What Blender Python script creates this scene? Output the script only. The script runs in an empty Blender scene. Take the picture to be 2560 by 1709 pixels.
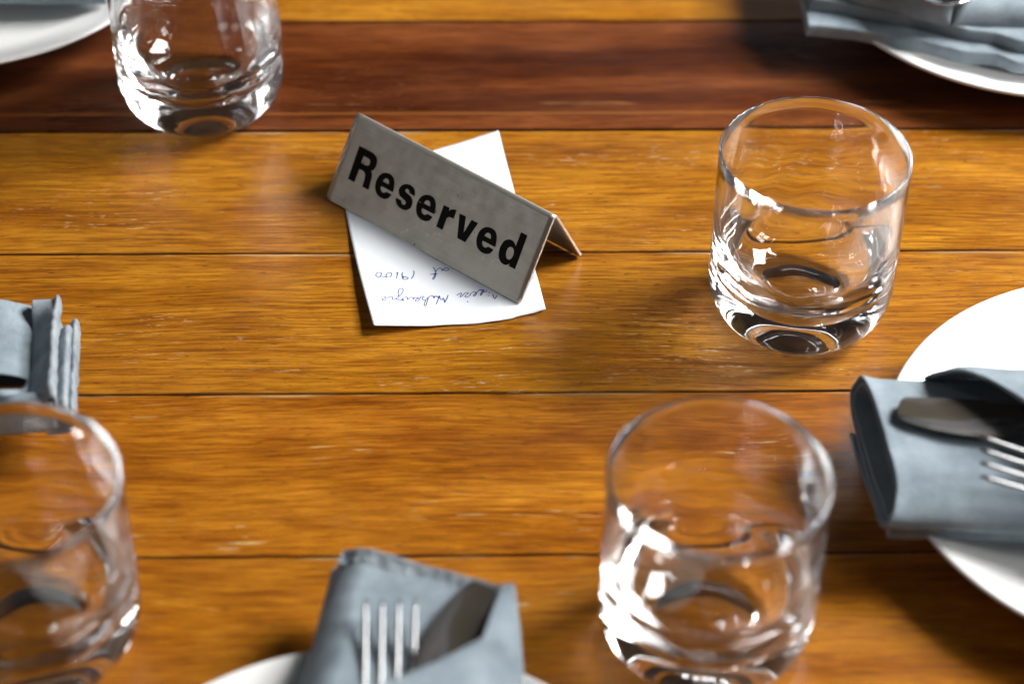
import bpy, bmesh, math, random
from mathutils import Vector, Matrix, noise
sc = bpy.context.scene
R_ = math.radians

# ------------------------------------------------------------------ camera
cam_d = bpy.data.cameras.new('camera'); cam = bpy.data.objects.new('camera', cam_d)
sc.collection.objects.link(cam); sc.camera = cam
F = Vector((0, 0.74857037, -0.66305536)); Rt = Vector((0.99992276, 0.00824103, 0.00930388)); Up = Rt.cross(F)
Rt = F.cross(Up).normalized(); Up = Rt.cross(F).normalized()
cam.matrix_world = Matrix(((Rt.x, Up.x, -F.x, 0), (Rt.y, Up.y, -F.y, 0), (Rt.z, Up.z, -F.z, 0.6629), (0, 0, 0, 1)))
cam_d.sensor_width = 36; cam_d.lens = 79.31; cam_d.clip_start = 0.02; cam_d.clip_end = 60
cam_d.dof.use_dof = True; cam_d.dof.focus_distance = 1.015; cam_d.dof.aperture_fstop = 4.9

# ------------------------------------------------------------------ world
w = bpy.data.worlds.new('World'); sc.world = w; w.use_nodes = True
nt = w.node_tree; nt.nodes.clear()
N = nt.nodes.new; Lk = nt.links.new
out = N('ShaderNodeOutputWorld'); bg = N('ShaderNodeBackground'); Lk(bg.outputs[0], out.inputs[0])
tc = N('ShaderNodeTexCoord'); sp = N('ShaderNodeSeparateXYZ'); Lk(tc.outputs['Generated'], sp.inputs[0])
rp = N('ShaderNodeValToRGB'); mr = N('ShaderNodeMapRange'); mr.inputs[1].default_value = -1; mr.inputs[2].default_value = 1
Lk(sp.outputs[2], mr.inputs[0]); Lk(mr.outputs[0], rp.inputs[0])
cr = rp.color_ramp
cr.elements[0].position = 0.0; cr.elements[0].color = (.012, .010, .009, 1)
cr.elements[1].position = 1.0; cr.elements[1].color = (.030, .031, .034, 1)
e = cr.elements.new(0.48); e.color = (.020, .019, .018, 1)
e = cr.elements.new(0.6); e.color = (.055, .054, .053, 1)
fr = N('ShaderNodeMapRange'); fr.inputs[1].default_value = -.9; fr.inputs[2].default_value = .5; fr.inputs[3].default_value = 1.05; fr.inputs[4].default_value = .22
Lk(sp.outputs[1], fr.inputs[0]); Lk(rp.outputs[0], bg.inputs[0]); Lk(fr.outputs[0], bg.inputs[1])

# ------------------------------------------------------------------ daylight of the right-hand windows, and lamps added for the glasses
def lamp_grid(name, center, target, wid, hei, nx, nz, total, col, gap=0.07):
    """a grid of area lamps with gaps between, for real windows and added lights"""
    c = Vector(center); d = (Vector(target) - c).normalized()
    q = d.to_track_quat('-Z', 'Y')
    pw = (wid - gap * (nx - 1)) / nx; ph = (hei - gap * (nz - 1)) / nz
    for i in range(nx):
        for j in range(nz):
            L = bpy.data.lights.new(name, 'AREA'); L.shape = 'RECTANGLE'; L.size = pw; L.size_y = ph
            L.energy = total / (nx * nz); L.color = col
            o = bpy.data.objects.new(name, L); sc.collection.objects.link(o)
            off = Vector((-wid / 2 + pw / 2 + i * (pw + gap), -hei / 2 + ph / 2 + j * (ph + gap), 0))
            o.location = c + q @ off; o.rotation_mode = 'QUATERNION'; o.rotation_quaternion = q
lamp_grid('area_light', (1.68, 1.42, 1.52), (0, .8, 0), 1.02, .86, 3, 2, 138, (1.0, .985, .96))
lamp_grid('area_light', (2.0, .15, 1.35), (0, .8, 0), .5, .6, 2, 2, 15, (1.0, .98, .95))
lamp_grid('area_light', (-1.7, 1.45, 1.35), (0, .8, 0), .30, .40, 2, 2, 2.8, (.90, .95, 1.0))  # added lamp on the left, gives highlights on the glasses' right sides
lamp_grid('area_light', (-1.9, .05, .80), (0, .8, 0), .30, .36, 2, 1, 1.3, (.95, .96, 1.0))  # added lamp for front-left rim glints and a sheen on the sign
lamp_grid('area_light', (-1.9, 1.75, 0.42), (0, .8, .05), 1.0, .10, 4, 1, .9, (.90, .95, 1.0))  # low strip lamp, added only to put highlights in the glasses
lamp_grid('area_light', (.55, 3.4, 0.42), (0, .8, .05), .9, .35, 3, 1, 4, (.95, .97, 1.0))  # low lamp added at the back to be reflected in the glasses

sc.view_settings.view_transform = 'Standard'; sc.view_settings.look = 'None'
sc.view_settings.exposure = 0; sc.view_settings.gamma = 1; sc.view_settings.use_curve_mapping = False
sc.render.engine = 'CYCLES'
cy = sc.cycles
cy.max_bounces = 40; cy.transmission_bounces = 40; cy.glossy_bounces = 24; cy.diffuse_bounces = 4
cy.caustics_reflective = True; cy.caustics_refractive = True; cy.blur_glossy = 0.3
cy.sample_clamp_indirect = 0; cy.use_denoising = True

# ------------------------------------------------------------------ helpers
def link(o, parent=None):
    sc.collection.objects.link(o)
    if parent is not None: o.parent = parent
    return o
def thing(name, label, cat, loc=(0, 0, 0), rz=0, group=None):
    o = bpy.data.objects.new(name, None); o.empty_display_size = .02; link(o)
    o.location = loc; o.rotation_euler = (0, 0, rz); o['label'] = label; o['category'] = cat
    if group: o['group'] = group
    return o
def mesh_obj(name, verts, faces, m, parent=None, smooth=True, label=None):
    me = bpy.data.meshes.new(name); me.from_pydata([tuple(v) for v in verts], [], faces); me.update()
    bm = bmesh.new(); bm.from_mesh(me); bmesh.ops.recalc_face_normals(bm, faces=bm.faces); bm.to_mesh(me); bm.free()
    if smooth: me.shade_smooth()
    me.materials.append(m)
    o = bpy.data.objects.new(name, me); link(o, parent)
    if label: o['label'] = label
    return o
def nz(x, y, z=0.0): return noise.noise(Vector((x, y, z)))

# ------------------------------------------------------------------ materials
def new_mat(name):
    m = bpy.data.materials.new(name); m.use_nodes = True; t = m.node_tree; t.nodes.clear()
    o = t.nodes.new('ShaderNodeOutputMaterial'); b = t.nodes.new('ShaderNodeBsdfPrincipled'); t.links.new(b.outputs[0], o.inputs[0])
    return m, t, b
class G:
    def __init__(s, t): s.t = t
    def n(s, typ, **k):
        o = s.t.nodes.new(typ)
        for a, v in k.items(): setattr(o, a, v)
        return o
    def l(s, a, b): s.t.links.new(a, b)
    def map(s, src, scale, rot=(0, 0, 0)):
        m = s.n('ShaderNodeMapping'); m.inputs['Scale'].default_value = scale; m.inputs['Rotation'].default_value = rot; s.l(src, m.inputs[0]); return m.outputs[0]
    def noise(s, vec, scale=1, detail=4, rough=.5, dist=0):
        m = s.n('ShaderNodeTexNoise'); m.inputs['Scale'].default_value = scale; m.inputs['Detail'].default_value = detail
        m.inputs['Roughness'].default_value = rough; m.inputs['Distortion'].default_value = dist; s.l(vec, m.inputs['Vector']); return m.outputs[0]
    def ramp(s, f, stops):
        m = s.n('ShaderNodeValToRGB'); r = m.color_ramp
        r.elements[0].position, r.elements[0].color = stops[0][0], tuple(stops[0][1]) + (1,)
        r.elements[1].position, r.elements[1].color = stops[-1][0], tuple(stops[-1][1]) + (1,)
        for p, c in stops[1:-1]: e = r.elements.new(p); e.color = tuple(c) + (1,)
        s.l(f, m.inputs[0]); return m.outputs[0]
    def rng(s, f, a, b, c=0., d=1.):
        m = s.n('ShaderNodeMapRange'); m.clamp = True
        for i, v in enumerate((a, b, c, d)): m.inputs[i + 1].default_value = v
        s.l(f, m.inputs[0]); return m.outputs[0]
    def math(s, op, a, b=None):
        m = s.n('ShaderNodeMath', operation=op)
        for i, v in enumerate((a, b)):
            if v is None: continue
            if isinstance(v, (int, float)): m.inputs[i].default_value = v
            else: s.l(v, m.inputs[i])
        return m.outputs[0]
    def mix(s, f, a, b, blend='MIX'):
        m = s.n('ShaderNodeMix', data_type='RGBA', blend_type=blend)
        for i, v in ((0, f), (6, a), (7, b)):
            if isinstance(v, (int, float)): m.inputs[i].default_value = v
            elif isinstance(v, tuple): m.inputs[i].default_value = v + (1,)
            else: s.l(v, m.inputs[i])
        return m.outputs[2]
    def bump(s, h, strength, dist, nrm=None):
        m = s.n('ShaderNodeBump'); m.inputs['Strength'].default_value = strength; m.inputs['Distance'].default_value = dist
        s.l(h, m.inputs['Height'])
        if nrm is not None: s.l(nrm, m.inputs['Normal'])
        return m.outputs[0]

def wood(name, base, dark, light, fleck, fleck_amt, seed, streak=.38, line=0., fs=1.):
    m, t, b = new_mat(name); g = G(t)
    tc = g.n('ShaderNodeTexCoord'); gen = g.n('ShaderNodeSeparateXYZ'); g.l(tc.outputs['Generated'], gen.inputs[0])
    add = g.n('ShaderNodeVectorMath', operation='ADD'); g.l(tc.outputs['Object'], add.inputs[0]); add.inputs[1].default_value = (seed * 1.37, seed * .71, seed * 2.3)
    P = add.outputs[0]
    # slow bending of the grain
    wob = g.noise(g.map(P, (5, 9, 5)), 1, 2); wob = g.math('MULTIPLY', g.math('SUBTRACT', wob, .5), .016)
    cx = g.n('ShaderNodeCombineXYZ'); g.l(wob, cx.inputs[1]); a2 = g.n('ShaderNodeVectorMath', operation='ADD'); g.l(P, a2.inputs[0]); g.l(cx.outputs[0], a2.inputs[1])
    Q = a2.outputs[0]
    broad = g.noise(g.map(Q, (3.2, 36, 1)), 1, 5, .6)
    cloud = g.noise(g.map(P, (18, 60, 1)), 1, 5, .65)
    fine = g.noise(g.map(Q, (34, 760, 1)), 1, 5, .7)
    fine2 = g.noise(g.map(Q, (60, 1500, 1)), 1, 2, .6)
    col = g.ramp(broad, [(.28, dark), (.47, base), (.72, light)])
    col = g.mix(g.rng(cloud, .40, .62, 0, .75), col, g.mix(1.0, col, (.66, .52, .38), 'MULTIPLY'))
    col = g.mix(g.rng(fine, .44, .60, 0, .95), col, g.mix(1.0, col, (.52, .42, .32), 'MULTIPLY'))
    col = g.mix(g.rng(fine2, .42, .66, 0, .8), col, g.mix(1.0, col, (1.45, 1.5, 1.7), 'MULTIPLY'))
    # darker growth streaks
    st = g.noise(g.map(Q, (2.6, 95, 1)), 1, 3, .7)
    col = g.mix(g.rng(st, .58, .74, 0, streak), col, g.mix(1.0, col, (.38, .26, .18), 'MULTIPLY'))
    # small dark pores
    po = g.noise(g.map(Q, (150, 1150, 1)), 1, 2, .5)
    col = g.mix(g.rng(po, .66, .72, 0, .8), col, (.05, .018, .006))
    # pale worn flecks, grouped in patches
    fk = g.noise(g.map(Q, (125 * fs, 1250 * fs ** .5, 1)), 1, 2, .55); pa = g.noise(g.map(P, (7, 20, 1)), 1, 3, .6)
    fm = g.math('MULTIPLY', g.rng(fk, .655, .69), g.rng(pa, .52, .64, 0.01, fleck_amt))
    col = g.mix(fm, col, fleck)
    fk2 = g.noise(g.map(Q, (60, 700, 1)), 1, 3, .6); pa2 = g.noise(g.map(P, (4, 30, 1)), 1, 3, .6)
    fm2 = g.math('MULTIPLY', g.rng(fk2, .70, .75), g.rng(pa2, .52, .62, 0, fleck_amt))
    col = g.mix(fm2, col, fleck)
    # worn strip along the plank's far edge, dirt in the joint
    gy = gen.outputs[1]; en = g.noise(g.map(P, (16, 90, 1)), 1, 3, .6)
    edge = g.math('MULTIPLY', g.rng(gy, .972, .990), g.rng(en, .50, .64))
    col = g.mix(g.math('MULTIPLY', edge, fleck_amt * .55), col, fleck)
    if line:
        ln = g.math('MULTIPLY', g.rng(gy, .125, .135), g.rng(gy, .160, .148)); col = g.mix(g.math('MULTIPLY', ln, line), col, (.42, .15, .03))
        ln = g.math('MULTIPLY', g.rng(gy, .215, .222), g.rng(gy, .250, .235)); col = g.mix(g.math('MULTIPLY', g.math('MULTIPLY', ln, g.rng(en, .56, .64)), .35), col, (.36, .20, .07))
    d1 = g.rng(gy, .992, .999); d0 = g.rng(gy, .012, .003); dn = g.rng(en, .3, .6, .25, .85)
    col = g.mix(g.math('MULTIPLY', g.math('MAXIMUM', d1, d0), dn), col, (.03, .012, .006))
    g.l(col, b.inputs['Base Color'])
    ro = g.rng(g.noise(g.map(P, (9, 24, 1)), 1, 4), .3, .7, .20, .34); ro2 = g.math('ADD', ro, g.rng(fine, .4, .7, 0, .10)); g.l(ro2, b.inputs['Roughness'])
    b.inputs['Specular IOR Level'].default_value = .40
    h = g.math('ADD', g.math('MULTIPLY', fine, .6), g.math('MULTIPLY', fine2, .5)); h = g.math('SUBTRACT', h, g.math('MULTIPLY', fm, .5))
    n1 = g.bump(h, .35, .0004); n2 = g.bump(g.noise(g.map(P, (8, 30, 1)), 1, 2), .25, .002, n1)
    g.l(n2, b.inputs['Normal'])
    return m
FL = (.62, .50, .32)
wood_mats = [wood('honey_wood_%s' % c, *a) for c, a in {
 'one': ((.345, .138, .009), (.23, .076, .005), (.44, .188, .014), FL, .75, 1.0),
 'two': ((.36, .145, .009), (.25, .083, .005), (.46, .198, .016), FL, .65, 5.0),
 'three': ((.35, .136, .009), (.24, .078, .005), (.44, .184, .014), FL, .8, 9.0),
 'four': ((.335, .118, .007), (.215, .064, .004), (.42, .163, .012), (.56, .44, .22), .75, 13.0, .55, 0., .36),
 'five': ((.335, .122, .007), (.22, .068, .004), (.42, .167, .012), (.56, .44, .22), .7, 17.0, .5, 0., .4)}.items()]
dark_wood = wood('dark_red_wood', (.098, .025, .006), (.042, .009, .0022), (.23, .070, .018), (.36, .20, .08), .30, 23.0, .4, .28)

def simple(name, col, rough, metal=0.0, spec=.5):
    m, t, b = new_mat(name); b.inputs['Base Color'].default_value = tuple(col) + (1,); b.inputs['Roughness'].default_value = rough
    b.inputs['Metallic'].default_value = metal; b.inputs['Specular IOR Level'].default_value = spec; return m

# brushed steel of the sign
steel, t, b = new_mat('brushed_worn_steel'); g = G(t); tc = g.n('ShaderNodeTexCoord'); P = tc.outputs['Object']
sm = g.noise(g.map(P, (45, 45, 45)), 1, 5, .6); sm2 = g.noise(g.map(P, (160, 160, 160)), 1, 3, .6)
br = g.noise(g.map(P, (30, 1500, 1500)), 1, 3)
col = g.ramp(sm, [(.25, (.44, .41, .35)), (.5, (.485, .455, .39)), (.75, (.53, .50, .435))])
col = g.mix(g.rng(sm2, .45, .75, 0, .16), col, (.26, .235, .21))
col = g.mix(g.rng(br, .35, .7, 0, .3), col, (.62, .60, .57))
spot = g.noise(g.map(P, (330, 330, 330)), 1, 1); col = g.mix(g.rng(spot, .76, .80, 0, .8), col, (.05, .04, .03))
wh = g.math('MULTIPLY', g.rng(g.noise(g.map(P, (500, 500, 500)), 1, 3), .60, .68), g.rng(g.noise(g.map(P, (35, 80, 80)), 1, 2), .60, .68))
col = g.mix(g.math('MULTIPLY', wh, .4), col, (.8, .78, .74))
g.l(col, b.inputs['Base Color']); b.inputs['Metallic'].default_value = .85
g.l(g.rng(sm2, .3, .7, .38, .46), b.inputs['Roughness'])
g.l(g.bump(br, .12, .0002), b.inputs['Normal'])
steel_edge = simple('cut_steel_edge', (.66, .58, .53), .35, .7)

ink_black, t, b = new_mat('black_printed_lettering'); g = G(t); tc = g.n('ShaderNodeTexCoord'); P = tc.outputs['Object']
sc1 = g.noise(g.map(P, (260, 900, 900), (.3, .2, .9)), 1, 2); pt = g.noise(g.map(P, (60, 60, 60)), 1, 2)
mk = g.math('MULTIPLY', g.rng(sc1, .70, .72), g.rng(pt, .52, .60))
g.l(g.mix(mk, (.006, .006, .005), (.25, .24, .22)), b.inputs['Base Color']); b.inputs['Roughness'].default_value = .6; b.inputs['Specular IOR Level'].default_value = .12

paper_m, t, b = new_mat('white_note_paper'); g = G(t); tc = g.n('ShaderNodeTexCoord'); P = tc.outputs['Object']
pn = g.noise(g.map(P, (50, 50, 50)), 1, 4)
g.l(g.ramp(pn, [(.3, (.76, .80, .86)), (.7, (.80, .835, .88))]), b.inputs['Base Color']); b.inputs['Roughness'].default_value = .75
g.l(g.bump(g.noise(g.map(P, (900, 900, 900)), 1, 2), .15, .0001), b.inputs['Normal'])
ink_blue = simple('blue_pen_ink', (.008, .025, .26), .5)

glass_m, t, b = new_mat('clear_glass'); b.inputs['Base Color'].default_value = (.985, .99, .988, 1); g = G(t); tc = g.n('ShaderNodeTexCoord'); g.l(g.rng(g.noise(g.map(tc.outputs['Object'], (45, 45, 30)), 1, 5, .7), .56, .72, 0, .07), b.inputs['Roughness'])
b.inputs['IOR'].default_value = 1.5; b.inputs['Transmission Weight'].default_value = 1.0

china, t, b = new_mat('white_glazed_china'); g = G(t)
b.inputs['Base Color'].default_value = (.80, .80, .79, 1); b.inputs['Roughness'].default_value = .14; b.inputs['Specular IOR Level'].default_value = .5
tc = g.n('ShaderNodeTexCoord'); g.l(g.bump(g.noise(g.map(tc.outputs['Object'], (18, 18, 18)), 1, 2), .12, .002), b.inputs['Normal'])

def cloth(name, ca, cb):
    m, t, b = new_mat(name); g = G(t); tc = g.n('ShaderNodeTexCoord'); P = tc.outputs['Object']
    w1 = g.n('ShaderNodeTexWave', wave_type='BANDS', bands_direction='DIAGONAL'); w1.inputs['Scale'].default_value = 420; w1.inputs['Distortion'].default_value = 1.5
    w1.inputs['Detail'].default_value = 1; w1.inputs['Detail Scale'].default_value = 3; g.l(P, w1.inputs['Vector'])
    mo = g.noise(g.map(P, (60, 60, 60)), 1, 5, .6); th = g.noise(g.map(P, (900, 900, 900)), 1, 3, .6)
    c = g.mix(g.rng(mo, .3, .7), ca, cb); c = g.mix(g.rng(w1.outputs[0], .2, .8, 0, .45), c, g.mix(1.0, c, (.55, .57, .6), 'MULTIPLY'))
    c = g.mix(g.rng(th, .4, .75, 0, .3), c, g.mix(1.0, c, (1.4, 1.4, 1.4), 'MULTIPLY'))
    g.l(c, b.inputs['Base Color']); b.inputs['Roughness'].default_value = .9; b.inputs['Specular IOR Level'].default_value = .15
    b.inputs['Sheen Weight'].default_value = .08; b.inputs['Sheen Roughness'].default_value = .4
    n1 = g.bump(g.math('ADD', w1.outputs[0], th), .5, .0003); g.l(g.bump(mo, .25, .003, n1), b.inputs['Normal'])
    return m
napkin_m = cloth('slate_blue_cotton', (.195, .240, .278), (.31, .368, .41))
hem_m = cloth('faded_hem_cotton', (.15, .185, .215), (.40, .44, .47))
mirror = simple('polished_steel', (.24, .245, .25), .34, 1.0)
blade_m, t, b = new_mat('smudged_dark_steel'); g = G(t); tc = g.n('ShaderNodeTexCoord'); P = tc.outputs['Object']
sg = g.noise(g.map(P, (22, 75, 60)), 1, 2, .45)
g.l(g.rng(sg, .35, .70, .20, .32), b.inputs['Roughness']); g.l(g.mix(g.rng(sg, .50, .56), (.14, .12, .095), (.20, .195, .195)), b.inputs['Base Color']); b.inputs['Metallic'].default_value = .65

# ------------------------------------------------------------------ table top of planks
YAW = R_(1.5324)
table = thing('table', 'wooden table top of wide honey brown planks with one dark red brown plank', 'table', (0, .7, 0), YAW)
c0, s0_ = .7, math.cos(YAW)
seams = [1.0990, 1.0034, .90675, .8111, .7155, .6199, .5243, .4287, .3331]
def plank(y0, y1, gap0, gap1, m, seed, label=None):
    y0 = (y0 - c0) * s0_ + gap0; y1 = (y1 - c0) * s0_ - gap1
    n = 260; xs = [-.75 + 1.5 * i / n for i in range(n + 1)]; V = []; Fc = []
    for x in xs:
        w0 = nz(x * 45, seed * 7.3) * .00028 + nz(x * 160, seed * 3.1) * .00010; w1 = nz(x * 45, seed * 5.9 + 40) * .00028 + nz(x * 160, seed * 9.1) * .00010
        a, b_ = y0 + w0, y1 + w1; bv = .00045
        V += [(x, a, -.028), (x, a, -bv), (x, a + bv, 0), (x, b_ - bv, 0), (x, b_, -bv), (x, b_, -.028)]
    for i in range(n):
        for k in range(5): a = i * 6 + k; Fc.append((a, a + 6, a + 7, a + 1))
        a = i * 6; Fc.append((a + 5, a + 11, a + 6, a))
    Fc.append((0, 1, 2, 3, 4, 5)); e_ = n * 6; Fc.append(tuple(e_ + k for k in (5, 4, 3, 2, 1, 0)))
    return mesh_obj('plank', V, Fc, m, table, smooth=False, label=label)
gaps = [.0005, .0008, .0009, .00042, .00038, .00040, .0004, .0004, .0004]
pm = [wood_mats[1], dark_wood, wood_mats[0], wood_mats[1], wood_mats[3], wood_mats[4], wood_mats[2], wood_mats[0]]
for i in range(8):
    plank(seams[i + 1], seams[i], gaps[i + 1], gaps[i], pm[i], i + 1, 'dark red brown plank near the far edge' if i == 1 else None)

# ------------------------------------------------------------------ plates
def lathe(prof, n=128, close=True):
    V = []; Fc = []; rings = []
    for r, z in prof:
        if r < 1e-7: rings.append([len(V)]); V.append((0, 0, z))
        else:
            rings.append(list(range(len(V), len(V) + n))); V += [(r * math.cos(2 * math.pi * i / n), r * math.sin(2 * math.pi * i / n), z) for i in range(n)]
    for a, b_ in zip(rings, rings[1:]):
        for i in range(n):
            j = (i + 1) % n
            if len(a) == 1 and len(b_) > 1: Fc.append((a[0], b_[i], b_[j]))
            elif len(b_) == 1 and len(a) > 1: Fc.append((a[i], a[j], b_[0]))
            elif len(a) > 1: Fc.append((a[i], a[j], b_[j], b_[i]))
    return V, Fc
pp = [(0, .0035), (.05, .0035), (.058, .0030), (.0595, .0006), (.062, .0003), (.0645, .0012), (.067, .0045), (.085, .0095), (.102, .0155), (.1108, .0192), (.1124, .0204), (.1127, .0213), (.1120, .0219), (.1108, .0218),
      (.104, .0190), (.092, .0142), (.080, .0098), (.070, .0076), (.055, .0066), (.03, .0062), (0, .0062)]
PV, PF = lathe(pp, 160)
plate_me = None
def plate(x, y, label):
    global plate_me
    if plate_me is None:
        o = mesh_obj('plate', PV, PF, china); plate_me = o.data
    else:
        o = bpy.data.objects.new('plate', plate_me); link(o)
    o.location = (x, y, .0003); o['label'] = label; o['category'] = 'plate'; o['group'] = 'round white plates around the table'
    return o
plate(.2660, .6591, 'white plate at the right edge under a rolled napkin with knife and fork')
plate(.2722, 1.0215, 'white plate in the far right corner under a folded napkin with a spoon')
plate(-.2963, 1.0330, 'white plate in the far left corner beside a tumbler')
plate(-.0466, .4405, 'white plate at the near edge under a napkin holding a fork')

# ------------------------------------------------------------------ tumblers
def superc(x0, z0, x1, z1, p, n, start=0):  # corner from (x1,z1) wall down to (x0,z0) floor
    o = []
    for i in range(n + 1):
        th = math.pi / 2 * i / n
        o.append((x0 + (x1 - x0) * math.cos(th) ** (2 / p), z0 + (z1 - z0) * (1 - math.sin(th) ** (2 / p))))
    return o
H = .0890
gp = [(0, .0060)] + [(.0235 * k / 12, .0060 * (1 - (k / 12) ** 2) + .0001) for k in range(1, 13)] + [(.0245, .0), (.0262, .0003)]
outer = superc(.0262, .0003, .0412, .0238, 2.05, 22)[::-1][1:]
gp += outer
for k in range(1, 9): t_ = k / 8; gp.append((.0412 + (.0410 - .0412) * t_, .0238 + (H - .0009 - .0238) * t_))
gp += [(.04088, H - .00035), (.0405, H), (.0400, H - .00008), (.03966, H - .0006)]
for k in range(1, 6): t_ = k / 5; gp.append((.03960 + (.0393 - .03960) * t_, (H - .001) + (.0600 - H + .001) * t_))
gp += superc(.0060, .0145, .0393, .0600, 2.55, 30)[1:]
gp += [(.004, .01452), (.002, .01458), (0, .0146)]
GV, GF = lathe(gp, 160)
# hand-made unevenness of the wall
def uneven(x, y, z):
    a_ = math.atan2(y, x); low = max(0, 1 - abs(z - .035) / .032) if math.hypot(x, y) < .0397 else 0
    k = 1 + .0022 * nz(x * 40, y * 40, z * 60) + low * (.0035 * math.sin(11 * a_ + z * 190) + .006 * nz(math.cos(a_ + z * 28) * 2.2, math.sin(a_ + z * 28) * 2.2, z * 18))
    return (x * k, y * k, z)
GV = [uneven(*v) for v in GV]
tumbler_me = None
def tumbler(x, y, rz, label):
    global tumbler_me
    if tumbler_me is None:
        o = mesh_obj('tumbler', GV, GF, glass_m); tumbler_me = o.data
    else:
        o = bpy.data.objects.new('tumbler', tumbler_me); link(o)
    o.location = (x, y, .0003); o.rotation_euler = (0, 0, rz); o['label'] = label; o['category'] = 'glass'; o['group'] = 'empty clear tumblers on the table'
tumbler(.1280, .7715, .3, 'clear glass tumbler standing whole in view between the sign and the right plate')
tumbler(.0755, .5780, 1.4, 'blurred empty glass tumbler near the bottom, right of the upright fork')
tumbler(-.1562, .9262, 2.6, 'empty glass tumbler at the far left, standing across the dark plank by the plate rim')
tumbler(-.1806, .5705, 4.0, 'blurred empty glass tumbler in the near left corner, in front of a napkin')

# ------------------------------------------------------------------ note paper
BLp, BRp, TLp, TRp = Vector((-.0614, .7521, .0052)), Vector((.0150, .7694, .0010)), Vector((-.0835, .8643, .0007)), Vector((-.0081, .9027, .0010))
def interp(x, pts):
    for (a, va), (b_, vb) in zip(pts, pts[1:]):
        if x <= b_: 
            k = (x - a) / (b_ - a); k = k * k * (3 - 2 * k) * .4 + k * .6; return va + (vb - va) * k
    return pts[-1][1]
def paper_pt(s, t):   # s left->right, t bottom->top
    P = (BLp.lerp(BRp, s)).lerp(TLp.lerp(TRp, s), t)
    P.z = .0005 + .0048 * max(0, 1 - s / .55) ** 2 * max(0, 1 - t / .75) ** 1.3 + .0007 * max(0, (s - .75) / .25) ** 2 + .0010 * max(0, (t - .75) / .25) ** 2 + .0003 * nz(s * 5, t * 5)+.0003
    P.y -= interp(s, [(0, 0), (.2, .0002), (.4, .0010), (.62, .0028), (.72, .0029), (.80, .0026), (.84, .0016), (.93, .0010), (1, 0)]) * (1 - t) ** 3 + .00012 * nz(s * 70, 3) * (1 - t) ** 8
    P.x += -.0012 * math.sin(math.pi * t) * (1 - s)
    return P
ns, ntt = 60, 60; V = []; Fc = []
for k in (0, 1):
    for i in range(ns + 1):
        for j in range(ntt + 1):
            p_ = paper_pt(i / ns, j / ntt); V.append((p_.x, p_.y, p_.z - k * .00016))
o2 = (ns + 1) * (ntt + 1)
for i in range(ns):
    for j in range(ntt):
        a = i * (ntt + 1) + j; q_ = (a, a + ntt + 1, a + ntt + 2, a + 1); Fc.append(q_); Fc.append(tuple(o2 + k for k in q_[::-1]))
def rimq(l):
    for a, b_ in zip(l, l[1:]): Fc.append((a, b_, o2 + b_, o2 + a))
rimq([i * (ntt + 1) for i in range(ns + 1)]); rimq([i * (ntt + 1) + ntt for i in range(ns, -1, -1)]); rimq([j for j in range(ntt, -1, -1)]); rimq([ns * (ntt + 1) + j for j in range(ntt + 1)])
note = mesh_obj('paper_note', V, Fc, paper_m); note['label'] = 'torn white slip with upside down blue handwriting, pinned under the Reserved sign'; note['category'] = 'note'
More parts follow.
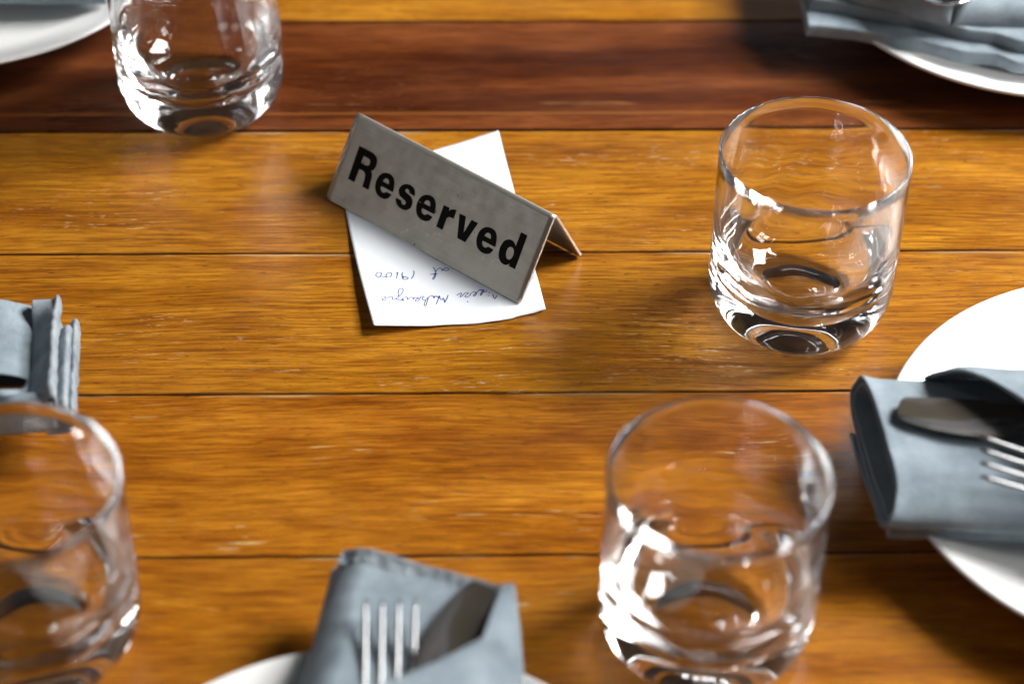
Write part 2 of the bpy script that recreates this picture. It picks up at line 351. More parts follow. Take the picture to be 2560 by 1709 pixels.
STROKES = [[(-59.93, 791.93), (-60.9, 792.64), (-61.76, 792.38), (-62.38, 791.25), (-62.37, 789.8), (-61.58, 788.99), (-60.66, 789.35), (-60.12, 790.81), (-59.99, 792.03), (-60.57, 792.41)], [(-61.58, 788.99), (-60.42, 789.45), (-58.87, 789.53), (-57.31, 789.51)], [(-57.31, 789.51), (-57.82, 790.37), (-57.68, 791.83), (-56.7, 792.82), (-55.86, 792.98), (-55.48, 792.12), (-55.65, 790.56), (-56.38, 789.43), (-57.31, 789.51)], [(-53.27, 792.89), (-52.68, 793.63), (-52.81, 791.68), (-53.18, 789.01)], [(-50.29, 793.77), (-50.66, 792.45), (-50.48, 791.14), (-49.74, 790.53), (-50.03, 790.04), (-50.46, 790.66), (-50.21, 789.31), (-49.19, 788.75), (-48.12, 789.11), (-47.85, 789.93), (-48.49, 790.41), (-49.74, 790.53)], [(-45.57, 795.23), (-45.21, 793.87), (-45.52, 791.58), (-46.36, 789.38)], [(-36.92, 797.94), (-36.3, 797.95), (-35.67, 796.16), (-35.31, 793.72), (-35.59, 791.04), (-36.32, 789.58), (-36.5, 790.15), (-35.99, 791.76), (-35.53, 793.96), (-35.19, 795.68), (-34.49, 797.16), (-33.63, 797.91), (-32.84, 797.68), (-32.41, 795.88), (-31.98, 796.96), (-31.29, 797.95), (-30.35, 798.07), (-29.49, 797.4), (-29.99, 796.41), (-30.92, 796.3), (-31.66, 796.72)], [(-37.84, 793.04), (-35.99, 793.56), (-34.43, 793.59)], [(-9.02, 780.01), (-8.56, 778.11), (-8.14, 776.55), (-7.69, 777.27), (-7.16, 779.09)], [(-11.79, 782.82), (-12.38, 781.38), (-13.16, 781.84), (-13.03, 782.9), (-13.96, 783.02), (-14.57, 782.53), (-13.64, 782.41), (-13.38, 781.84), (-13.9, 779.91), (-14.66, 778.95), (-14.23, 780.62), (-13.63, 782.07)], [(-13.96, 783.02), (-15.19, 782.62), (-16.03, 781.4), (-16.67, 779.38), (-17.42, 778.42), (-17.74, 778.89), (-17.0, 780.09), (-16.71, 781.05), (-17.58, 781.37), (-18.7, 780.54), (-19.44, 778.85), (-20.49, 777.64), (-21.42, 777.67), (-21.35, 778.58), (-20.39, 779.79), (-20.09, 780.51), (-21.03, 780.73), (-21.93, 779.86), (-22.82, 778.22), (-23.57, 777.58), (-23.68, 778.3), (-23.16, 779.5), (-23.33, 780.31), (-24.25, 779.72), (-25.3, 778.65)], [(-20.51, 774.65), (-19.95, 774.24)], [(-11.04, 778.82), (-10.79, 778.54)], [(-10.65, 781.12), (-10.39, 780.75)], [(-29.16, 778.76), (-29.84, 775.8), (-30.69, 773.32), (-30.9, 775.31), (-31.35, 776.63), (-31.98, 775.29), (-32.61, 775.75), (-33.05, 778.02), (-33.4, 776.45), (-34.39, 771.84)], [(-33.3, 778.11), (-33.58, 777.06), (-34.36, 777.52), (-34.9, 777.8), (-35.47, 776.41), (-35.78, 776.54), (-35.6, 777.5), (-36.38, 777.77), (-37.29, 777.56), (-38.18, 776.35), (-38.9, 775.15)], [(-38.49, 776.59), (-38.15, 775.64), (-38.53, 773.27), (-39.14, 770.66), (-39.73, 770.89), (-39.58, 772.78), (-39.05, 774.91), (-39.8, 774.57), (-40.76, 775.36), (-40.49, 776.55), (-39.75, 777.27)], [(-40.52, 777.26), (-41.29, 777.1), (-41.84, 775.57), (-42.69, 773.66), (-43.54, 773.36), (-43.7, 774.21), (-42.76, 775.32), (-42.33, 776.13), (-43.08, 775.79), (-44.17, 776.0), (-44.57, 774.48), (-44.92, 775.51), (-45.56, 776.07), (-46.31, 775.72), (-47.47, 773.95), (-47.37, 775.23), (-47.87, 776.03), (-48.76, 775.44), (-49.65, 774.47), (-49.75, 773.29), (-49.12, 773.07), (-48.9, 773.54), (-49.62, 773.91), (-50.67, 773.41), (-52.22, 773.67), (-51.69, 775.38), (-50.54, 777.31), (-49.67, 779.8), (-49.74, 781.38), (-50.59, 781.84), (-51.39, 781.01), (-51.8, 779.19), (-51.62, 777.28), (-51.23, 775.39)], [(-52.22, 773.67), (-52.99, 773.56), (-53.73, 772.98), (-54.12, 773.44), (-53.96, 774.63), (-54.68, 774.95), (-55.65, 774.6), (-56.65, 773.02), (-57.81, 771.72), (-58.5, 772.04), (-58.39, 772.79), (-57.39, 773.62), (-57.17, 774.24), (-58.12, 774.69), (-59.47, 774.05)], [(-55.5, 770.21), (-55.05, 769.93)]]
def zpaper(x, y):
    # invert the patch roughly
    s, t = .5, .2
    for _ in range(12):
        P = paper_pt(s, t); e1 = (paper_pt(s + .01, t) - P) / .01; e2 = (paper_pt(s, t + .01) - P) / .01
        dx, dy = x - P.x, y - P.y; det = e1.x * e2.y - e1.y * e2.x
        s += (dx * e2.y - dy * e2.x) / det; t += (e1.x * dy - e1.y * dx) / det
        s = min(max(s, -.1), 1.1); t = min(max(t, -.1), 1.1)
    return paper_pt(s, t).z
def catmull(pts, n=6, closed=False, corner=48):
    P = [Vector((a, b_)) for a, b_ in pts]; m = len(P); out = []
    rngi = range(m if closed else m - 1)
    def isc(i):
        if not closed and i in (0, m - 1): return True
        a = P[i % m] - P[(i - 1) % m]; b_ = P[(i + 1) % m] - P[i % m]
        return a.length < 1e-9 or b_.length < 1e-9 or math.degrees(a.angle(b_)) > corner
    for i in rngi:
        p1, p2 = P[i % m], P[(i + 1) % m]; d = (p2 - p1)
        def tang(j, fallback):
            if isc(j): return None
            a, b_ = P[(j - 1) % m], P[(j + 1) % m]; v = (b_ - a)
            return v.normalized() * d.length
        t1, t2 = tang(i, d), tang(i + 1, d)
        if t1 is None and t2 is None: t1 = t2 = d
        elif t1 is None: t1 = 2 * d - t2; t1 = d.lerp(t1, .6)
        elif t2 is None: t2 = 2 * d - t1; t2 = d.lerp(t2, .6)
        for k in range(n):
            u = k / n
            out.append(p1 * (2 * u**3 - 3 * u**2 + 1) + t1 * (u**3 - 2 * u**2 + u) + p2 * (-2 * u**3 + 3 * u**2) + t2 * (u**3 - u**2))
    if not closed: out.append(P[-1])
    return out
V = []; Fc = []
for si, s_ in enumerate(STROKES):
    pts = catmull(s_, 5, corner=120); 
    for k, p_ in enumerate(pts):
        a = pts[max(k - 1, 0)]; b_ = pts[min(k + 1, len(pts) - 1)]; d = (b_ - a); d = d.normalized() if d.length > 1e-9 else Vector((1, 0)); nn = Vector((-d.y, d.x))
        hw = .205 + .05 * nz(k * .3, si * 5.) + (.12 if len(s_) == 2 else 0)
        for sg_ in (-1, 1):
            q_ = (p_ + nn * hw * sg_) / 1000; V.append((q_.x, q_.y, zpaper(q_.x, q_.y) + .00010))
        if k: n0 = len(V); Fc.append((n0 - 4, n0 - 3, n0 - 1, n0 - 2))
me = bpy.data.meshes.new('handwriting'); me.from_pydata(V, [], Fc); me.materials.append(ink_blue)
hw_ = bpy.data.objects.new('handwriting', me); link(hw_, note)

# ------------------------------------------------------------------ Reserved sign
SL = .1202; ANG = R_(-39.387)
sign = thing('table_sign', 'bent brushed steel tent sign reading Reserved in black, standing on a white note', 'sign', (-.0896, .8488, .0010), ANG)
# local: x along the sign, y towards the back, z up
oo, hh = .0243, .0368; th = .0011
fl = math.hypot(oo, hh); fx, fz = oo / fl, hh / fl
bx_ = .0456
def arc_profile():
    # outer polyline in (y,z): front foot -> bend -> back foot, then the inner one back
    f0 = Vector((0, 0)); ap = Vector((oo + .0002, hh + .0014)); b0 = Vector((bx_, 0))
    r = .0022; df = (ap - f0).normalized(); db = (b0 - ap).normalized(); ang = df.angle(db); tl = r * math.tan(ang / 2)
    p1 = ap - df * tl; p2 = ap + db * tl; nfr = Vector((df.y, -df.x)); cen = p1 + nfr * r
    O = []; I = []
    for k in range(13): O.append(f0.lerp(p1, k / 12))
    a0 = math.atan2(p1.y - cen.y, p1.x - cen.x); a1 = math.atan2(p2.y - cen.y, p2.x - cen.x)
    for k in range(1, 12): a = a0 + (a1 - a0) * k / 12; O.append(cen + Vector((math.cos(a), math.sin(a))) * r)
    for k in range(13): O.append(p2.lerp(b0, k / 12))
    nbk = Vector((db.y, -db.x))
    for k in range(13): I.append(f0.lerp(p1, k / 12) + nfr * th)
    for k in range(1, 12): a = a0 + (a1 - a0) * k / 12; I.append(cen + Vector((math.cos(a), math.sin(a))) * (r - th))
    for k in range(13): I.append(p2.lerp(b0, k / 12) + nbk * th)
    return O, I, df
O_, I_, DF = arc_profile(); m_ = len(O_)
LS = [sum((O_[k + 1] - O_[k]).length for k in range(j)) for j in range(m_)]; Ltot = LS[-1]
xs_n = 40; V = []; Fc = []
cr_ = .0022
def inset(j):   # rounded lower corners of the two flaps
    d = min(LS[j], Ltot - LS[j]); 
    return cr_ - math.sqrt(max(0, cr_**2 - (cr_ - d)**2)) if d < cr_ else 0
# extra rows close to the feet
def dens(P_, L_):
    out = []
    for j in range(m_ - 1):
        out.append((P_[j], LS[j]))
        if j == 0: out += [(P_[0].lerp(P_[1], k), LS[1] * k) for k in (.08, .2, .35, .6)]
        if j == m_ - 2: out += [(P_[j].lerp(P_[j + 1], k), LS[j] + (LS[j + 1] - LS[j]) * k) for k in (.4, .65, .8, .92)]
    out.append((P_[-1], Ltot)); return out
OD, ID = dens(O_, LS), dens(I_, LS); M = len(OD)
def insd(L): 
    d = min(L, Ltot - L); return cr_ - math.sqrt(max(0, cr_**2 - (cr_ - d)**2)) if d < cr_ else 0
for lay in (OD, ID):
    for p_, L in lay:
        e_ = insd(L)
        for i in range(xs_n + 1): V.append((e_ + (SL - 2 * e_) * i / xs_n, p_.x, p_.y))
W_ = xs_n + 1; off = M * W_
for j in range(M - 1):
    for i in range(xs_n):
        a = j * W_ + i; Fc.append((a, a + 1, a + W_ + 1, a + W_)); Fc.append((off + a, off + a + W_, off + a + W_ + 1, off + a + 1))
main_faces = len(Fc)
for j in range(M - 1):
    for i in (0, xs_n): a = j * W_ + i; Fc.append((a, a + W_, off + a + W_, off + a))
for i in range(xs_n):
    for j in (0, M - 1): a = j * W_ + i; Fc.append((a, a + 1, off + a + 1, off + a))
body = mesh_obj('bent_plate', V, Fc, steel, sign, smooth=False)
body.data.materials.append(steel_edge)
for k, f in enumerate(body.data.polygons):
    if k >= main_faces: f.material_index = 1
    else: f.use_smooth = True
E_ = [(34.88, 18.19), (34.31, 21.12), (33.52, 23.05), (32.03, 24.67), (29.96, 25.24), (27.89, 24.94), (25.92, 23.99), (24.42, 22.04), (23.9, 19.7), (24.11, 17.35), (24.97, 15.44), (26.4, 13.95), (28.61, 13.12), (31.01, 13.18), (32.71, 13.83), (33.82, 14.9), (34.52, 16.83), (31.28, 16.88), (30.63, 16.11), (29.59, 15.76), (28.41, 16.12), (27.57, 17.06), (27.59, 18.12)]
EI = [(27.48, 20.52), (27.73, 21.64), (28.47, 22.43), (29.6, 22.62), (30.62, 21.96), (31.12, 20.52)]
sh = lambda L, dx: [(a + dx, b_) for a, b_ in L]
GL = [
 [[(8.02, 30.35), (14.79, 30.4), (17.33, 30.2), (19.38, 29.31), (20.48, 27.83), (20.87, 25.72), (20.45, 23.59), (19.11, 22.14), (20.03, 21.46), (20.7, 19.79), (21.02, 17.64), (21.23, 15.45), (21.59, 13.55), (17.45, 13.55), (17.42, 15.77), (17.11, 17.92), (16.51, 19.45), (15.25, 20.35), (12.45, 20.35), (12.45, 13.55), (8.35, 13.55)],
  [(12.25, 26.95), (14.84, 26.95), (16.41, 26.58), (17.02, 25.34), (16.88, 24.28), (15.94, 23.58), (12.3, 23.5)]],
 [E_, EI], [[(46.91, 21.42), (46.39, 23.13), (44.78, 24.69), (42.57, 25.18), (40.4, 24.73), (38.56, 23.55), (37.51, 21.54), (37.77, 19.71), (39.03, 18.31), (40.86, 17.81), (42.79, 17.3), (43.63, 16.76), (43.61, 15.78), (42.87, 15.23), (41.83, 15.32), (41.06, 16.12), (40.93, 16.6), (37.61, 16.6), (37.92, 15.39), (39.02, 14.09), (41.04, 13.19), (43.46, 13.12), (45.55, 13.78), (47.0, 15.33), (47.23, 17.37), (46.45, 19.29), (44.77, 20.49), (42.78, 20.92), (41.19, 21.35), (40.87, 21.86), (41.21, 22.56), (42.09, 22.81), (43.04, 22.48), (43.55, 21.5)]],
 [sh(E_, 25.67), sh(EI, 25.67)],
 [[(63.6, 24.35), (67.05, 24.35), (67.3, 22.84), (68.18, 23.92), (69.46, 24.65), (71.05, 24.86), (71.25, 20.6), (70.04, 20.66), (68.56, 20.33), (67.71, 19.36), (67.62, 17.94), (67.67, 13.54), (63.85, 13.54)]],
 [[(73.17, 24.3), (76.92, 24.3), (78.93, 17.08), (80.49, 24.3), (84.35, 24.3), (81.51, 13.54), (76.71, 13.54)]],
 [sh(E_, 62.44), sh(EI, 62.44)],
 [[(107.21, 30.0), (110.85, 30.0), (111.2, 13.5), (107.6, 13.5), (107.5, 14.75), (106.46, 13.51), (104.82, 12.97), (102.73, 13.36), (101.23, 14.54), (100.24, 16.49), (99.78, 18.95), (100.08, 21.35), (100.95, 23.2), (102.46, 24.35), (104.34, 24.72), (106.02, 24.15), (107.2, 23.1)],
  [(104.82, 21.7), (106.22, 21.72), (107.23, 20.72), (107.69, 19.07), (107.48, 17.38), (106.62, 16.19), (105.43, 16.05), (104.36, 16.76), (103.72, 18.33), (103.7, 20.05), (104.1, 21.1)]],
]
cu = bpy.data.curves.new('lettering', 'CURVE'); cu.dimensions = '2D'; cu.fill_mode = 'BOTH'
for gl in GL:
    for loop in gl:
        pts = catmull(loop, 5, closed=True, corner=47)
        spl = cu.splines.new('POLY'); spl.points.add(len(pts) - 1); spl.use_cyclic_u = True
        for q_, p_ in zip(spl.points, pts): q_.co = (p_.x / 1000, p_.y / 1000, 0, 1)
tmp = bpy.data.objects.new('tmp_curve', cu); sc.collection.objects.link(tmp)
dg = bpy.context.evaluated_depsgraph_get(); me = bpy.data.meshes.new_from_object(tmp.evaluated_get(dg)); me.name = 'lettering'
bpy.data.objects.remove(tmp); me.materials.clear(); me.materials.append(ink_black)
fx, fz = DF.x, DF.y; vn = Vector((-fz, fx))  # outward normal of the front face in (y,z)
for v in me.vertices:
    x, f_ = v.co.x, v.co.y; v.co = (x, fx * f_ + vn.x * .00010, fz * f_ + vn.y * .00010)
link(bpy.data.objects.new('lettering', me), sign)

# ------------------------------------------------------------------ cloth helpers
def bil(A, B, C, D, s, t):   # A,B far edge (t=0) left/right, D,C near edge
    return Vector(A).lerp(Vector(B), s).lerp(Vector(D).lerp(Vector(C), s), t)
def slab(name, quad, zb, zt, r, m, parent, wob=.0006, seed=0., hz=None, ns=70, nt_=90, warp=None, label=None):
    """folded cloth layer: soft edged pad over a four sided outline, heights zb..zt"""
    A, B, C, D = [Vector(q) for q in quad]
    Ls = ((B - A).length + (C - D).length) / 2; Lt = ((D - A).length + (C - B).length) / 2
    def ease(n, L):
        u = [0, .04, .12, .25, .45, .7, 1.0]; e_ = [r / L * k for k in u]
        mid = [e_[-1] + (1 - 2 * e_[-1]) * k / n for k in range(1, n)]
        return e_ + mid + [1 - k for k in e_[::-1]]
    S_, T_ = ease(ns, Ls), ease(nt_, Lt); V = []; Fc = []; nsn, ntn = len(S_), len(T_)
    def height(s, t):
        ds = min(s, 1 - s) * Ls; dt = min(t, 1 - t) * Lt
        k = 1.0
        for d in (ds, dt):
            if d < r: k *= math.sqrt(max(0, 1 - (1 - d / r) ** 2))
        return k
    for top in (1, 0):
        for s in S_:
            for t in T_:
                p_ = bil(A, B, C, D, s, t); k = height(s, t)
                if warp: 
                    dx, dy = warp(s, t); p_ = p_ + Vector((dx, dy))
                wx = wob * nz(p_.x * 60 + seed, p_.y * 60, 1.1); wy = wob * nz(p_.x * 60, p_.y * 60 + seed, 7.7)
                zz = zb
                if top:
                    zz = zb + (zt - zb) * (.10 + .90 * k) + (wob * 1.6 * nz(p_.x * 38 + seed, p_.y * 38, 3.3) + wob * .5 * nz(p_.x * 130, p_.y * 130 + seed, 5.)) * k
                    if hz: zz += hz(s, t) * k
                V.append((p_.x + wx, p_.y + wy, zz))
    o2 = nsn * ntn
    for i in range(nsn - 1):
        for j in range(ntn - 1):
            a = i * ntn + j; q_ = (a, a + 1, a + ntn + 1, a + ntn); Fc.append(q_); Fc.append(tuple(o2 + k for k in q_[::-1]))
    bd = [i * ntn for i in range(nsn)] + [(nsn - 1) * ntn + j for j in range(1, ntn)] + [i * ntn + ntn - 1 for i in range(nsn - 2, -1, -1)] + [j for j in range(ntn - 2, -1, -1)]
    for a, b_ in zip(bd, bd[1:]): Fc.append((a, b_, o2 + b_, o2 + a))
    return mesh_obj(name, V, Fc, m, parent, label=label)
def sheet(name, fn, nu, nv, thick, m, parent, label=None):
    V = [fn(i / nu, j / nv) for i in range(nu + 1) for j in range(nv + 1)]; Fc = []
    for i in range(nu):
        for j in range(nv): a = i * (nv + 1) + j; Fc.append((a, a + 1, a + nv + 2, a + nv + 1))
    o = mesh_obj(name, V, Fc, m, parent, label=label)
    md = o.modifiers.new('thickness', 'SOLIDIFY'); md.thickness = thick; md.offset = 0
    return o
def poly_at(pts, u):
    """smooth 3D curve through pts at u in 0..1"""
    n = len(pts) - 1; x = u * n; i = min(int(x), n - 1); f = x - i
    P = [Vector(p_) for p_ in pts]; p0 = P[max(i - 1, 0)]; p1 = P[i]; p2 = P[i + 1]; p3 = P[min(i + 2, n)]
    return .5 * ((2 * p1) + (p2 - p0) * f + (2 * p0 - 5 * p1 + 4 * p2 - p3) * f * f + (3 * p1 - p0 - 3 * p2 + p3) * f**3)
def tube(pts, radii, n=14, flat=1.0, caps=True):
    """tapered bar through pts, radii=(width,height) half sizes, horizontal wide axis"""
    V = []; Fc = []; m = len(pts)
    for k, p_ in enumerate(pts):
        p_ = Vector(p_); a = Vector(pts[max(k - 1, 0)]); b_ = Vector(pts[min(k + 1, m - 1)]); d = (b_ - a).normalized()
        side = d.cross(Vector((0, 0, 1))).normalized(); up = side.cross(d).normalized(); rw, rh = radii[k]
        for i in range(n):
            a_ = 2 * math.pi * i / n; V.append(p_ + side * rw * math.cos(a_) + up * rh * math.sin(a_))
    for k in range(m - 1):
        for i in range(n): j = (i + 1) % n; Fc.append((k * n + i, k * n + j, (k + 1) * n + j, (k + 1) * n + i))
    if caps: Fc.append(tuple(range(n - 1, -1, -1))); Fc.append(tuple((m - 1) * n + i for i in range(n)))
    return V, Fc

def make_fork(name, label, loc, rz, pitch, fan=0.0, spacing=.0063):
    """local: tines point to +y, origin at the middle of the tips"""
    t_ = thing(name, label, 'fork', loc, rz, 'forks laid on the napkins'); t_.rotation_euler = (pitch, 0, rz)
    for k in range(4):
        off = (k - 1.5); pts = []; rad = []
        for i in range(15):
            u = i / 14; y = -.050 * u
            x = off * spacing * (1 + fan * (1 - u)) * (1 - .06 * u)
            z = -.0075 * math.sin(u * math.pi * .5)
            pts.append((x, y, z)); w_ = .00070 + .00055 * min(1, u * 2.2); 
            if i == 0: w_ *= .45
            rad.append((w_, .0008 + .0003 * u))
        V, Fc = tube(pts, rad, 12); mesh_obj('tine', V, Fc, mirror, t_)
    prof = [(-.048, .0108, -.0074), (-.052, .0115, -.0077), (-.060, .0110, -.0074), (-.068, .0080, -.0060), (-.075, .0045, -.0040), (-.082, .0032, -.0024), (-.10, .0030, -.0010), (-.13, .0038, -.0016), (-.16, .0055, -.0035), (-.185, .0072, -.0055), (-.197, .0068, -.0062), (-.200, .0040, -.0063)]
    V, Fc = tube([(0, y, z) for y, w_, z in prof], [(w_, .0012) for y, w_, z in prof], 20); mesh_obj('handle', V, Fc, mirror, t_)
    return t_
def make_knife(name, label, loc, rz, width, m_blade, length=.085, roll=(0, 0)):
    """local: tip at the origin, blade running to +x"""
    t_ = thing(name, label, 'knife', loc, rz, None); t_.rotation_euler = (roll[0], roll[1], rz)
    V = []; Fc = []; n = 200
    for i in range(n + 1):
        u = i / n; x = length * u ** 1.4
        top = width * .5 * min(1, (1 - (1 - min(1, x / (width * .22))) ** 2)) ** .5
        low = width * (-.5) * (math.sin(min(1, x / (width * 1.9)) * math.pi / 2)) ** .62 if x > 0 else 0
        top = max(top, .0002); low = min(low, -.0002)
        ser = .00010 * (1 if i % 2 else -1) if .012 < x < .08 else 0
        V += [(x, top, -.0007), (x, top, .0007), (x, top * .2 + low * .8, .0009), (x, low + ser, 0.0), (x, top * .2 + low * .8, -.0009)]
    for i in range(n):
        for k in range(5): a = i * 5 + k; b_ = i * 5 + (k + 1) % 5; Fc.append((a, b_, b_ + 5, a + 5))
    Fc.append((0, 1, 2, 3, 4)); Fc.append(tuple(n * 5 + k for k in (4, 3, 2, 1, 0)))
    o = mesh_obj('blade', V, Fc, m_blade, t_, smooth=False)
    V, Fc = tube([(length + dx, 0, 0) for dx in (-.002, .006, .015, .05, .09, .108, .112)], [(.0045, .0011), (.005, .0022), (.0058, .0028), (.0065, .0032), (.0080, .0034), (.0070, .003), (.003, .0016)], 18)
    mesh_obj('handle', V, Fc, mirror, t_); return t_

# ------------------------------------------------------------------ right napkin: flat roll with an open end
nr = thing('napkin', 'rolled slate blue napkin with dark open end under the knife and fork', 'napkin', (.25, .645, .022), 0, 'folded slate blue napkins')
def par(o): o.location = Vector(o.location) - Vector(o.parent.location); return o
def endx(y):
    return interp(-y, [(-.70, .1440), (-.6817, .1446), (-.6625, .1469), (-.645, .1490), (-.623, .1517), (-.612, .1512), (-.600, .1493)])
def roll_pt(u, v):
    turns = 2.35; a = (u * turns) * 2 * math.pi + math.pi * .9; g_ = (1 - u)
    A = .0400 - .0030 * g_ * turns * .9; Bz = .0094 - .0022 * g_ * turns
    Bz = max(Bz, .0030)
    c_, s_ = math.cos(a), math.sin(a)
    y = .6490 + A * math.copysign(abs(c_) ** .7, c_); z = .0320 + Bz * math.copysign(abs(s_) ** .55, s_)
    k = (y - .6475) / .04
    if s_ > 0: z += .0010 * nz(y * 60, v * 5., 2.) + .0012 * k - .0013 * max(0, -k - .45) * 4 * u
    z += .0012 * math.sin(k * 2.2) * g_
    ex = endx(y) + (.0012 * nz(u * 9, 4.) if u < .8 else 0) + g_ * .0015 - .0080 * max(0, min(1, 1 - (z - .0225) / .018))
    x = ex + (.37 - ex) * v ** 1.25
    y += .0009 * nz(x * 30, z * 90, 8.) + (x - .15) * -.03
    z += .0007 * nz(x * 45, y * 45, 1.) + (.0010 * math.exp(-((x - ex) / .004) ** 2) if u > .6 else 0)
    return (x - .25, y - .645, z - .022)
sheet('roll', roll_pt, 260, 110, .0011, napkin_m, nr)
par(slab('under_layer', [(.1485, .6930), (.37, .6830), (.37, .6065), (.1478, .6125)], .0205, .0255, .0018, napkin_m, nr, .0008, 3., ns=120, nt_=50))
for o in nr.children:
    if o.name.startswith('under_layer'): o.location = (-.25, -.645, -.022)
fe = [(.1700, .6868, .0380), (.1729, .6821, .0440), (.1760, .6775, .0490), (.1814, .6728, .0540), (.1889, .6666, .0560), (.1950, .6600, .0570), (.2022, .6515, .0570), (.2150, .6370, .0560), (.2320, .6200, .0540), (.2480, .6100, .0480)]
def flap_r(u, v):
    p_ = poly_at(fe, u); q_ = poly_at([(.1704, .6872, .0360), (.1800, .6905, .0290), (.1860, .6910, .0290), (.1950, .6915, .0300), (.2150, .6915, .0330), (.2500, .6900, .0390), (.3000, .6860, .0440), (.3500, .6700, .0470), (.3750, .6400, .0460), (.3800, .6080, .0430)], u)
    r_ = p_.lerp(q_, v); r_.z += min(1, u * 4) * (.0020 + .0050 * (1 - u)) * math.sin(v * math.pi) + .0009 * nz(r_.x * 40, r_.y * 40, 6.) + .0008 * math.exp(-(v / .02) ** 2)
    return (r_.x - .25, r_.y - .645, r_.z - .022)
sheet('folded_flap', flap_r, 70, 60, .0016, napkin_m, nr)
make_knife('table_knife', 'dark smudged round tipped knife lying on the right napkin beside the fork', (.1544, .6560, .0448), R_(-1.5), .0215, blade_m)
make_fork('fork', 'shiny fork at the right edge with tines tipping over the knife blade on the napkin', (.1808, .6225, .0560), R_(82), R_(3), .08, .0068)

# ------------------------------------------------------------------ near napkin with upright fork
nb = thing('napkin', 'slate blue napkin near the bottom with its flap turned back around a fork', 'napkin', (-.04, .53, .022), 0, 'folded slate blue napkins')
def shift(o, x, y, z=.022): o.location = (-x, -y, -z); return o
A, B, C, D = (-.0672, .5880), (-.0006, .5662), (.0040, .4200), (-.0900, .4200)
def hz_b(s, t):
    z = 0
    z -= .0110 * max(0, 1 - s / .20) ** 1.7
    return z
shift(slab('folded_layer', [A, B, C, D], .0215, .0405, .0050, napkin_m, nb, .0007, 11., hz=hz_b, ns=70, nt_=120), -.04, .53)
shift(slab('under_layer', [(A[0] - .0012, A[1] + .0016), (B[0] + .0014, B[1] + .0012), (C[0] + .001, C[1]), (D[0] - .001, D[1])], .0165, .0270, .0030, napkin_m, nb, .0006, 14., ns=60, nt_=90), -.04, .53)
hb = Vector((B[0] - A[0], B[1] - A[1])); hn = Vector((hb.y, -hb.x)).normalized()
def hz_hem(s, t): return -.0060 * max(0, 1 - s / .16) ** 1.7 + .0030 * (1 - t) ** 1.3 + .00022 * math.sin(s * 66 + 2 * math.sin(s * 9)) * (.4 + t) + .0003 * nz(s * 30, t * 3)
hu = hb.normalized() * .0050
hq = [(A[0] + hu.x, A[1] + hu.y), (B[0] - .0012, B[1] - .0002), (B[0] - .0016 + hn.x * .0072, B[1] + hn.y * .0072), (A[0] + hu.x + hn.x * .0072, A[1] + hu.y + hn.y * .0072)]
shift(slab('hem', hq, .0375, .0400, .0012, hem_m, nb, .0005, 2., hz=hz_hem, ns=120, nt_=12), -.04, .53)
def seg(pts, u):
    L_ = [0]; P = [Vector(p_) for p_ in pts]
    for a, c_ in zip(P, P[1:]): L_.append(L_[-1] + (c_ - a).length)
    x = u * L_[-1]
    for k in range(len(P) - 1):
        if x <= L_[k + 1] + 1e-9: return P[k].lerp(P[k + 1], (x - L_[k]) / (L_[k + 1] - L_[k]))
    return P[-1]
fb = [(-.0022, .5640, .0430), (-.0056, .5470, .0490), (-.0092, .5300, .0520), (-.0230, .5205, .0520), (-.0376, .5117, .0520), (-.0560, .4985, .0515), (-.0680, .4750, .0500), (-.0700, .4200, .0470)]
gb = [(.0012, .5650, .0350), (.0026, .5500, .0345), (.0036, .5340, .0340), (.0042, .5200, .0340), (.0046, .5050, .0340), (.0050, .4850, .0340), (.0054, .4600, .0340), (.0056, .4200, .0340)]
def flap_b(u, v):
    # last stretch of v folds the sheet down at the side
    k = min(1, v / .8); p_ = seg(fb, u); q_ = seg(gb, u); r_ = p_.lerp(q_, k); r_.z = p_.z + (q_.z + .0085 - p_.z) * k ** 1.5
    if v > .8: w_ = (v - .8) / .2; r_.z -= .020 * w_; r_.x += .0012 * math.sin(w_ * math.pi)
    r_.z += .0007 * nz(r_.x * 50, r_.y * 50, 2.) + .0009 * math.exp(-(v / .03) ** 2)
    return (r_.x + .04, r_.y - .53, r_.z - .022)
sheet('folded_flap', flap_b, 90, 60, .0015, napkin_m, nb)
make_fork('fork', 'blurred fork with four tines upright on the near napkin, partly under its flap', (-.0431, .5530, .0478), R_(1), R_(1.5), .03, .0059)

make_knife('table_knife', 'blurred dark blade half under the flap of the near napkin, right of the fork', (-.0134, .5640, .0450), R_(-103.5), .0215, blade_m)

# ------------------------------------------------------------------ left napkin with layered hems
la = R_(7.0)
nl = thing('napkin', 'slate blue napkin at the left edge with stacked pale hems at its end', 'napkin', (-.1830, .6915, .0), la, 'folded slate blue napkins')
# cross section along x (local), the end is at x=0
def strip(name, sec, y0, y1, m, seed, thick=.0015, end_wob=.0007, lift=0):
    def fn(u, v):
        p_ = poly_at([(a, 0, c_) for a, c_ in sec], u); y = y0 + (y1 - y0) * v
        ed = min(v, 1 - v) * (y1 - y0); 
        k_ = max(0, min(1, (v - .70) / .28)); k_ = k_ * k_ * (3 - 2 * k_)
        if lift and u < .55: p_.z += (lift - p_.z) * k_ * min(1, (.55 - u) / .12)
        p_.z -= .0035 * max(0, 1 - ed / .0045) ** 2
        x = p_.x + end_wob * nz(y * 70, seed + u * 2) + .0006 * nz(y * 200, seed)
        return (x, y, p_.z + .0006 * nz(x * 60 + seed, y * 60, 3.))
    return sheet(name, fn, 120, 70, thick, m, nl)
strip('top_layer', [(-.17, .0400), (-.10, .0395), (-.06, .0385), (-.03, .0355), (-.020, .0325), (-.0162, .0308), (-.0158, .0315)], -.0220, .0450, napkin_m, 1., lift=.0375)
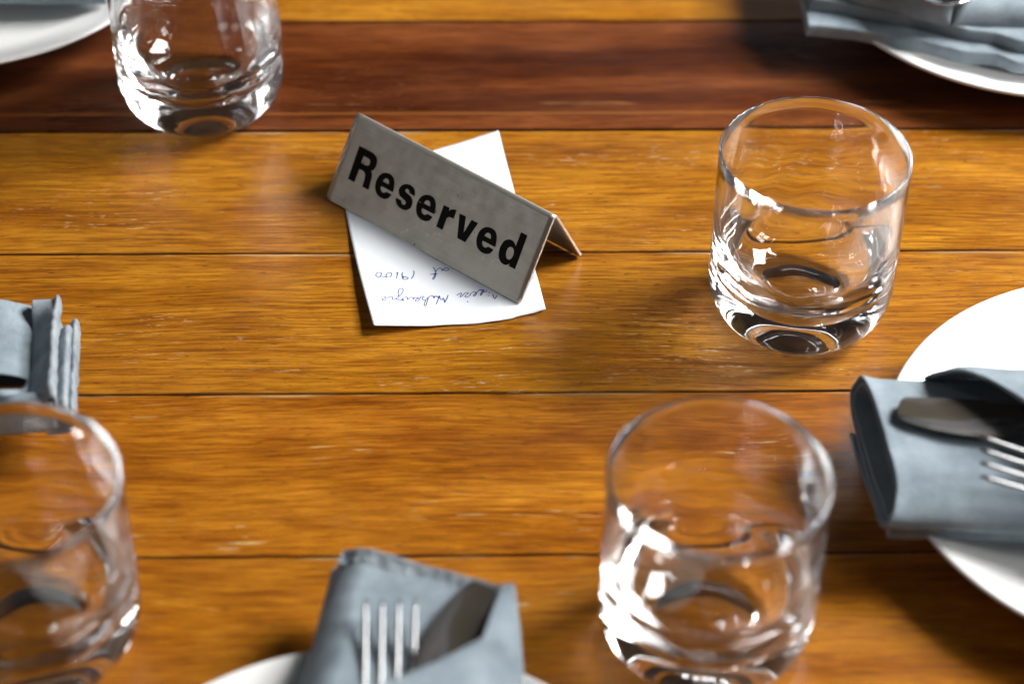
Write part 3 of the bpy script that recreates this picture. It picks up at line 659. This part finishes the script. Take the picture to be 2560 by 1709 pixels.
strip('hem', [(-.0160, .0310), (-.0157, .0318), (-.0122, .0352), (-.0087, .0396), (-.0068, .0414), (-.0058, .0406), (-.0054, .0385), (-.0056, .0330), (-.0080, .0290), (-.014, .0280)], -.0225, .0412, hem_m, 5., .0011, .0004, .0385)
strip('hem', [(-.0062, .0300), (-.0056, .0315), (-.0036, .0338), (-.0020, .0350), (-.0012, .0344), (-.0010, .0320), (-.0012, .0270), (-.0080, .0240)], -.0235, .0275, hem_m, 9., .0010, .0004)
strip('hem', [(-.0018, .0260), (-.0010, .0285), (.0004, .0305), (.0012, .0300), (.0014, .0260), (.0004, .0215), (-.0100, .0205)], -.0235, .0365, hem_m, 12., .0010, .0004)
o = slab('under_layer', [(-.17, .0430), (-.0060, .0400), (-.0045, -.0225), (-.17, -.0225)], .0195, .0300, .003, napkin_m, nl, .0006, 21., ns=80, nt_=40)
o = slab('side_fold', [(-.17, -.0120), (-.0060, -.0130), (-.0050, -.0255), (-.17, -.0255)], .0210, .0365, .0055, napkin_m, nl, .0006, 25., ns=80, nt_=20)
kn = make_knife('table_knife', 'black looking knife tip lying on the left napkin, pointing at its hem', (-.1965, .6735, .0425), R_(182), .0095, simple('dark_knife_steel', (.16, .155, .15), .22, 1.0))
plate(-.3480, .6930, 'white plate beyond the left edge under the hemmed napkin')

nq = thing('napkin', 'napkin on the far left plate, only its shaded front edge in view', 'napkin', (-.32, 1.03, .02), 0, 'folded slate blue napkins')
shift(slab('folded_layer', [(-.385, 1.075), (-.215, 1.075), (-.212, .9870), (-.385, .9850)], .0180, .0420, .0060, napkin_m, nq, .0008, 51., ns=80, nt_=50), -.32, 1.03, .02)

# ------------------------------------------------------------------ far right napkin with spoon
nf = thing('napkin', 'slate blue napkin in the far right corner, folded in wavy layers under a dark spoon', 'napkin', (.23, .97, .02), 0, 'folded slate blue napkins')
def wfront(ph, amp):
    pts = [(0, 0), (.12, -.0010), (.3, -.0085), (.42, -.0170), (.5, -.0165), (.56, -.0215), (.75, -.0195), (1, -.0155)]
    def fn(s, t): return (0, interp(s, pts) * t + amp * math.sin(s * 19 + ph) * t)
    return fn
shift(slab('under_layer', [(.1470, 1.06), (.33, 1.06), (.33, .9480), (.1472, .9625)], .0200, .0262, .0012, napkin_m, nf, .0008, 31., warp=wfront(0, .0006), ns=140, nt_=50), .23, .97, .02)
shift(slab('folded_layer', [(.1490, 1.06), (.33, 1.06), (.33, .9530), (.1495, .9760)], .0265, .0335, .0012, napkin_m, nf, .0008, 33., warp=wfront(1.0, .0009), ns=140, nt_=50), .23, .97, .02)
shift(slab('folded_layer', [(.146, 1.06), (.262, 1.06), (.2170, .9535), (.1485, .9850)], .0330, .0440, .0070, napkin_m, nf, .0009, 36., ns=70, nt_=60), .23, .97, .02)
shift(slab('folded_layer', [(.235, 1.06), (.33, 1.06), (.33, .9560), (.2185, .9530)], .0325, .0430, .0070, napkin_m, nf, .0009, 39., ns=70, nt_=60), .23, .97, .02)
sp_ = thing('spoon', 'dark reflective spoon bowl on the far right napkin at the top edge', 'spoon', (.2130, .9490, .0470), R_(0))
V = []; Fc = []; nr_, na = 14, 56
for lay in (0, 1):
    for i in range(nr_ + 1):
        q = i / nr_
        for j in range(na):
            a = 2 * math.pi * j / na; x = .0215 * q * math.cos(a) * (1 - .10 * math.sin(a)); y = .034 + .034 * q * math.sin(a)
            V.append((x, y, .0065 * q ** 2 - .0065 - lay * .0010 + .0022 + (.0 if i < nr_ else -.0001 * (1 - 2 * lay))))
for i in range(nr_):
    for j in range(na):
        k = (j + 1) % na; a = i * na; Fc.append((a + j, a + k, a + na + k, a + na + j)); b_ = (nr_ + 1) * na + a; Fc.append((b_ + j, b_ + na + j, b_ + na + k, b_ + k))
a = nr_ * na; b_ = (nr_ + 1) * na + a
for j in range(na): k = (j + 1) % na; Fc.append((a + j, a + k, b_ + k, b_ + j))
mesh_obj('bowl', V, Fc, simple('spoon_steel', (.50, .49, .48), .08, 1.0), sp_)  # bowl in smooth mid grey steel
V, Fc = tube([(0, y, z) for y, z in ((.066, .001), (.072, .003), (.085, .006), (.11, .006), (.15, .003), (.185, 0), (.19, 0))], [(.005, .001), (.0035, .0012), (.003, .0012), (.0035, .0012), (.006, .0011), (.0085, .001), (.004, .0008)], 16)
mesh_obj('handle', V, Fc, mirror, sp_)
